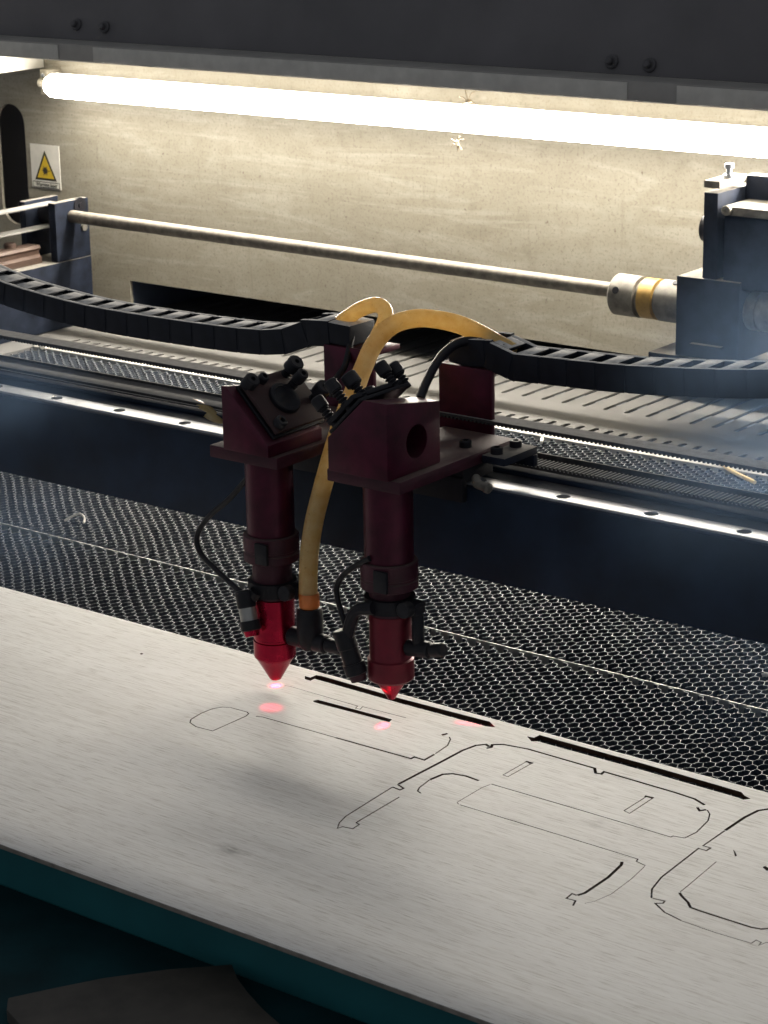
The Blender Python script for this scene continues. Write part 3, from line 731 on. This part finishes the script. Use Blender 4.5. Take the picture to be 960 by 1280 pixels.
hose('black_cable', 'black cable beside the short piece of hose on the gantry beam', CABLE_C, 2.4, m_plast, 'cable', 12)

# ------------------------------------------------------------------ rear drive shaft, bearings, motor
sh = thing('drive_shaft', 'long steel shaft before the back wall with a coupling at its right end', 'drive shaft', (-500, 725, 119))
b = MB(); b.cyl((-905, 725, 120.4), (-188, 725, 115.8), 7.0, 32); b.build('shaft', m_shaft, sh)
def coupling(x0, x1, z, r, parent, y=725):
    b = MB(); L = x1-x0
    b.lathe([(7.4, 0), (r-2, 0), (r, 2), (r, L*.36), (r-3.6, L*.365), (r-3.6, L*.42)], (x0, y, z), (1, 0, -.006), 48)
    b.lathe([(r-3.6, L*.61), (r-3.6, L*.665), (r, L*.67), (r, L-1.5), (r-1.5, L), (7.4, L)], (x0, y, z), (1, 0, -.006), 48)
    o = b.build('shaft_coupling', m_alu, parent, 30)
    q = MB(); q.lathe([(r-3.6, L*.41), (r-.5, L*.42), (r-.5, L*.61), (r-3.6, L*.62)], (x0, y, z), (1, 0, -.006), 48); q.build('coupling_spacer', m_brass, o, 30)
    q = MB(); q.lathe([(3.4, 0), (3.4, .7), (0, .7)], (x0+L*.13, y-r*.92, z+r*.38), (0, -.92, .38), 18); q.build('set_screw', m_plast, o)
    q = MB(); q.lathe([(3.4, 0), (3.4, .7), (0, .7)], (x0+L*.88, y-r*.30, z+r*.95), (0, -.30, .95), 18); q.build('set_screw', m_plast, o)
coupling(-194, -118, 113, 19.3, sh)
mt = thing('motor_mount', 'black motor and bearing block in front of the back wall near the right edge', 'motor mount', (-75, 720, 66))
b = MB(); b.box(-138, 40, 690, 770, 64, 72, 1.2); b.build('base_plate', m_blackd, mt)
b = MB(); b.box(-110, -46, 690, 760, 72.3, 145, 1.6); b.box(-92, -60, 684, 689.8, 84, 86.5, .6); b.build('bearing_block', m_blackd, mt)
b = MB(); b.box(-84, -70, 690, 752, 145.3, 222, 1.2); b.build('motor_plate', m_blackd, mt)
b = MB(); b.box(-84, -68, 689, 738, 226, 232.5, .8); b.build('tension_bar', m_alu, mt)
b = MB(); b.box(-69.6, 60, 738, 752, 200, 232, 1.0); b.build('rear_bracket', m_blackd, mt)
b = MB(); b.lathe([(5, 0), (5, 3), (2.6, 3.2), (2.6, 8), (4.2, 8.2), (4.2, 12), (2, 12.6)], (-72, 712, 232.6), (0, 0, 1), 18); b.build('tension_screw', m_steel, mt)
b = MB(); b.box(-66, 60, 694, 737, 138, 203, 3); b.build('motor_body', m_blackd, mt)
b = MB(); b.box(-66, 60, 691, 737.6, 203.3, 211, .8); b.build('motor_bracket', m_alu, mt)
b = MB(); b.lathe([(4.5, 0), (4.5, 4), (3.8, 4.6), (2.2, 4.6), (2.2, 2.6), (0, 2.6)], (-60, 690.8, 208), (0, -1, 0), 20); b.build('bracket_bolt', m_alu, mt)
b = MB(); b.lathe([(10, -11), (12, -10), (12, 0)], (-84.3, 712, 186), (1, 0, 0), 28); b.build('pulley_hub', m_plast, mt)
b = MB(); b.lathe([(6, 0), (16, 0), (17.5, 1.5), (17.5, 11), (15.8, 11.5), (15.8, 13.5), (17.5, 14), (17.5, 26), (16, 27.5), (6, 27.5)], (-45.8, 712, 117), (1, 0, 0), 44); b.build('motor_coupling', m_alu, mt)

# ------------------------------------------------------------------ left end: support box, rusty rail, pulley bracket, belt
b = MB(); b.box(-1010, -905, -240, 752, -2.4, 72, 1.5)
tag(b.build('rail_support', m_blackd), 'dark box shaped rail support along the left side under the rusty rail', 'rail support')
b = MB(); b.prism([(-944, 72.2), (-920, 72.2), (-920, 79), (-924, 82), (-924, 86), (-921, 89), (-923, 92), (-941, 92), (-943, 89), (-940, 86), (-940, 82), (-944, 79)], -240, 690, 'xz')
tag(b.build('side_rail', m_rust, smooth=25), 'rusty brown guide rail at the left edge of the frame', 'guide rail')
b = MB(); b.lathe([(7, 0), (7, 4), (5.5, 5.5), (0, 5.6)], (-938, 660, 92), (0, 0, 1), 16)
tag(b.build('rail_screw', m_rust), 'rusty screw head standing on the rusty guide rail', 'screw')
pb = thing('pulley_bracket', 'dark pulley bracket below the warning sign at the left end of the shaft', 'pulley bracket', (-925, 727, 73))
b = MB(); b.box(-916, -905.5, 700, 752, 72.4, 138, 1); b.build('right_plate', m_blackd, pb)
b = MB(); b.box(-962, -953, 700, 752, 72.4, 136, 1); b.build('left_plate', m_blackd, pb)
b = MB(); b.lathe([(9, 0), (9, 1.5), (3.2, 1.5), (3.2, 3)], (-905.4, 738, 131), (1, 0, 0), 20); b.build('bearing_cap', m_black, pb)
b = MB(); b.lathe([(4, 0), (4, 3), (0, 3.1)], (-905.4, 742, 106), (1, 0, 0), 16); b.build('bracket_screw', m_alu, pb)
b = MB(); b.lathe([(11.5, -950), (11.5, -919)], (0, 727, 121), (1, 0, 0), 28); b.build('pulley', m_black, pb)
b = MB()
ring = [(727 + 13*math.sin(a), 121 + 13*math.cos(a)) for a in [math.pi*k/14 for k in range(15)]]
inner = [(727 + 11.7*math.sin(a), 121 + 11.7*math.cos(a)) for a in [math.pi*k/14 for k in range(15)]]
b.prism([(-240, 134)] + ring + [(-240, 108), (-240, 109.3)] + inner[::-1] + [(-240, 132.7)], -944, -926, 'yz')
tag(b.build('side_belt', m_sbelt, smooth=40), 'pale drive belt running from the pulley bracket along the left side', 'drive belt')

# ------------------------------------------------------------------ smoke drifting over the bed
def smoke(label, c, r, dens, seed):
    b = MB(); b.box(-1, 1, -1, 1, -1, 1)
    for v in b.bm.verts: v.co = Vector((c[i] + v.co[i]*r[i] for i in range(3)))
    t = NT('smoke'); 
    tc = t.n.new('ShaderNodeTexCoord')
    def lin(scale, off):
        mp = t.n.new('ShaderNodeMapping'); mp.inputs['Scale'].default_value = scale; mp.inputs['Location'].default_value = off
        t.t.links.new(tc.outputs['Object'], mp.inputs['Vector']); return mp.outputs['Vector']
    unit = lin(tuple(1/(x*K) for x in r), tuple(-c[i]/r[i] for i in range(3)))
    ln = t.n.new('ShaderNodeVectorMath'); ln.operation = 'LENGTH'; t.t.links.new(unit, ln.inputs[0])
    fall = t.new('ShaderNodeMapRange'); t.set(fall.inputs['Value'], ln.outputs['Value'])
    fall.inputs['From Min'].default_value = .98; fall.inputs['From Max'].default_value = .25
    fall.interpolation_type = 'SMOOTHSTEP'
    n = t.new('ShaderNodeTexNoise', Scale=7.0, Detail=3.0, Roughness=.6, Distortion=1.2)
    t.t.links.new(lin((1.3, 1.3, .55), (seed, 0, 0)), n.inputs['Vector'])
    d = t.math('MULTIPLY', t.math('MULTIPLY', fall.outputs['Result'], t.ramp(n.outputs['Fac'], [(.30, 0), (.82, 1)])), dens)
    v = t.n.new('ShaderNodeVolumePrincipled'); v.inputs['Color'].default_value = (.40, .62, 1.0, 1); v.inputs['Anisotropy'].default_value = .55
    t.set(v.inputs['Density'], d); t.t.links.new(v.outputs[0], t.out.inputs['Volume'])
    o = b.build('smoke', t.m, None, 0)
    return tag(o, label, 'smoke', kind='stuff')
smoke('thin bluish smoke drifting in front of the gantry beam at the right edge', (325, 120, 165), (135, 200, 200), 1.35, 3.0)
smoke('thin bluish smoke over the left end of the gantry beam', (-285, 25, 105), (160, 75, 130), 2.4, 8.0)
WORLD = 0.25
EXPOSURE = 0.0

# ------------------------------------------------------------------ light
def lamp_spot(name, p, tgt, power, size, blend, rad, col=(1, .02, .10)):
    L = bpy.data.lights.new(name, 'SPOT'); L.energy = power; L.color = col; L.spot_size = R_(size); L.spot_blend = blend; L.shadow_soft_size = rad*K
    o = bpy.data.objects.new(name, L); COL.objects.link(o); o.location = Vector(p)*K
    o.rotation_euler = (Vector(tgt)-Vector(p)).to_track_quat('-Z', 'Y').to_euler(); return o
lamp_spot('pilot_beam', (0, 0, 4.2), (0, 0, 0), .022, 112, 1.0, .5)
lamp_spot('pilot_beam', (95.5, 0, 12.2), (98.6, -13, 0), .07, 30, .7, .4)
lamp_spot('pointer_beam', tuple(ptl + dl*1.0), (22, -31, 0), .13, 22, .8, 1.0)
lamp_spot('pointer_beam', tuple(ptr + dr*1.0), (147, 26, -2), 1.6, 8, .6, .6)

w = bpy.data.worlds.new('World'); S.world = w; w.use_nodes = True
bg = w.node_tree.nodes['Background']; bg.inputs[0].default_value = (.90, .94, 1.0, 1); bg.inputs[1].default_value = WORLD

# ------------------------------------------------------------------ camera
cam = bpy.data.cameras.new('camera'); co = bpy.data.objects.new('camera', cam); COL.objects.link(co)
cam.sensor_fit = 'VERTICAL'; cam.sensor_height = 36; cam.lens = 36*2852.9/1280; cam.clip_start = .02; cam.clip_end = 50
Rm = [[0.791906792238564, 0.16678224173511097, -0.5874243068244955], [0.6104032207671802, -0.24310431303281635, 0.7538621897017356], [-0.017074556611552383, -0.9555542772792416, -0.29432037423505947]]
mtx = Matrix.Identity(4)
for i in range(3):
    mtx[i][0] = Rm[i][0]; mtx[i][1] = -Rm[i][1]; mtx[i][2] = -Rm[i][2]
mtx.translation = Vector((914.655, -1055.503, 547.101))*K
co.matrix_world = mtx; S.camera = co
cam.dof.use_dof = True; cam.dof.focus_distance = 1.52; cam.dof.aperture_fstop = 42

S.view_settings.view_transform = 'Standard'; S.view_settings.look = 'None'
S.view_settings.exposure = EXPOSURE; S.view_settings.gamma = 1
S.render.engine = 'CYCLES'
S.cycles.max_bounces = 8; S.cycles.sample_clamp_indirect = 4
S.cycles.use_denoising = True

S.cycles.volume_step_rate = 2.0; S.cycles.volume_max_steps = 128
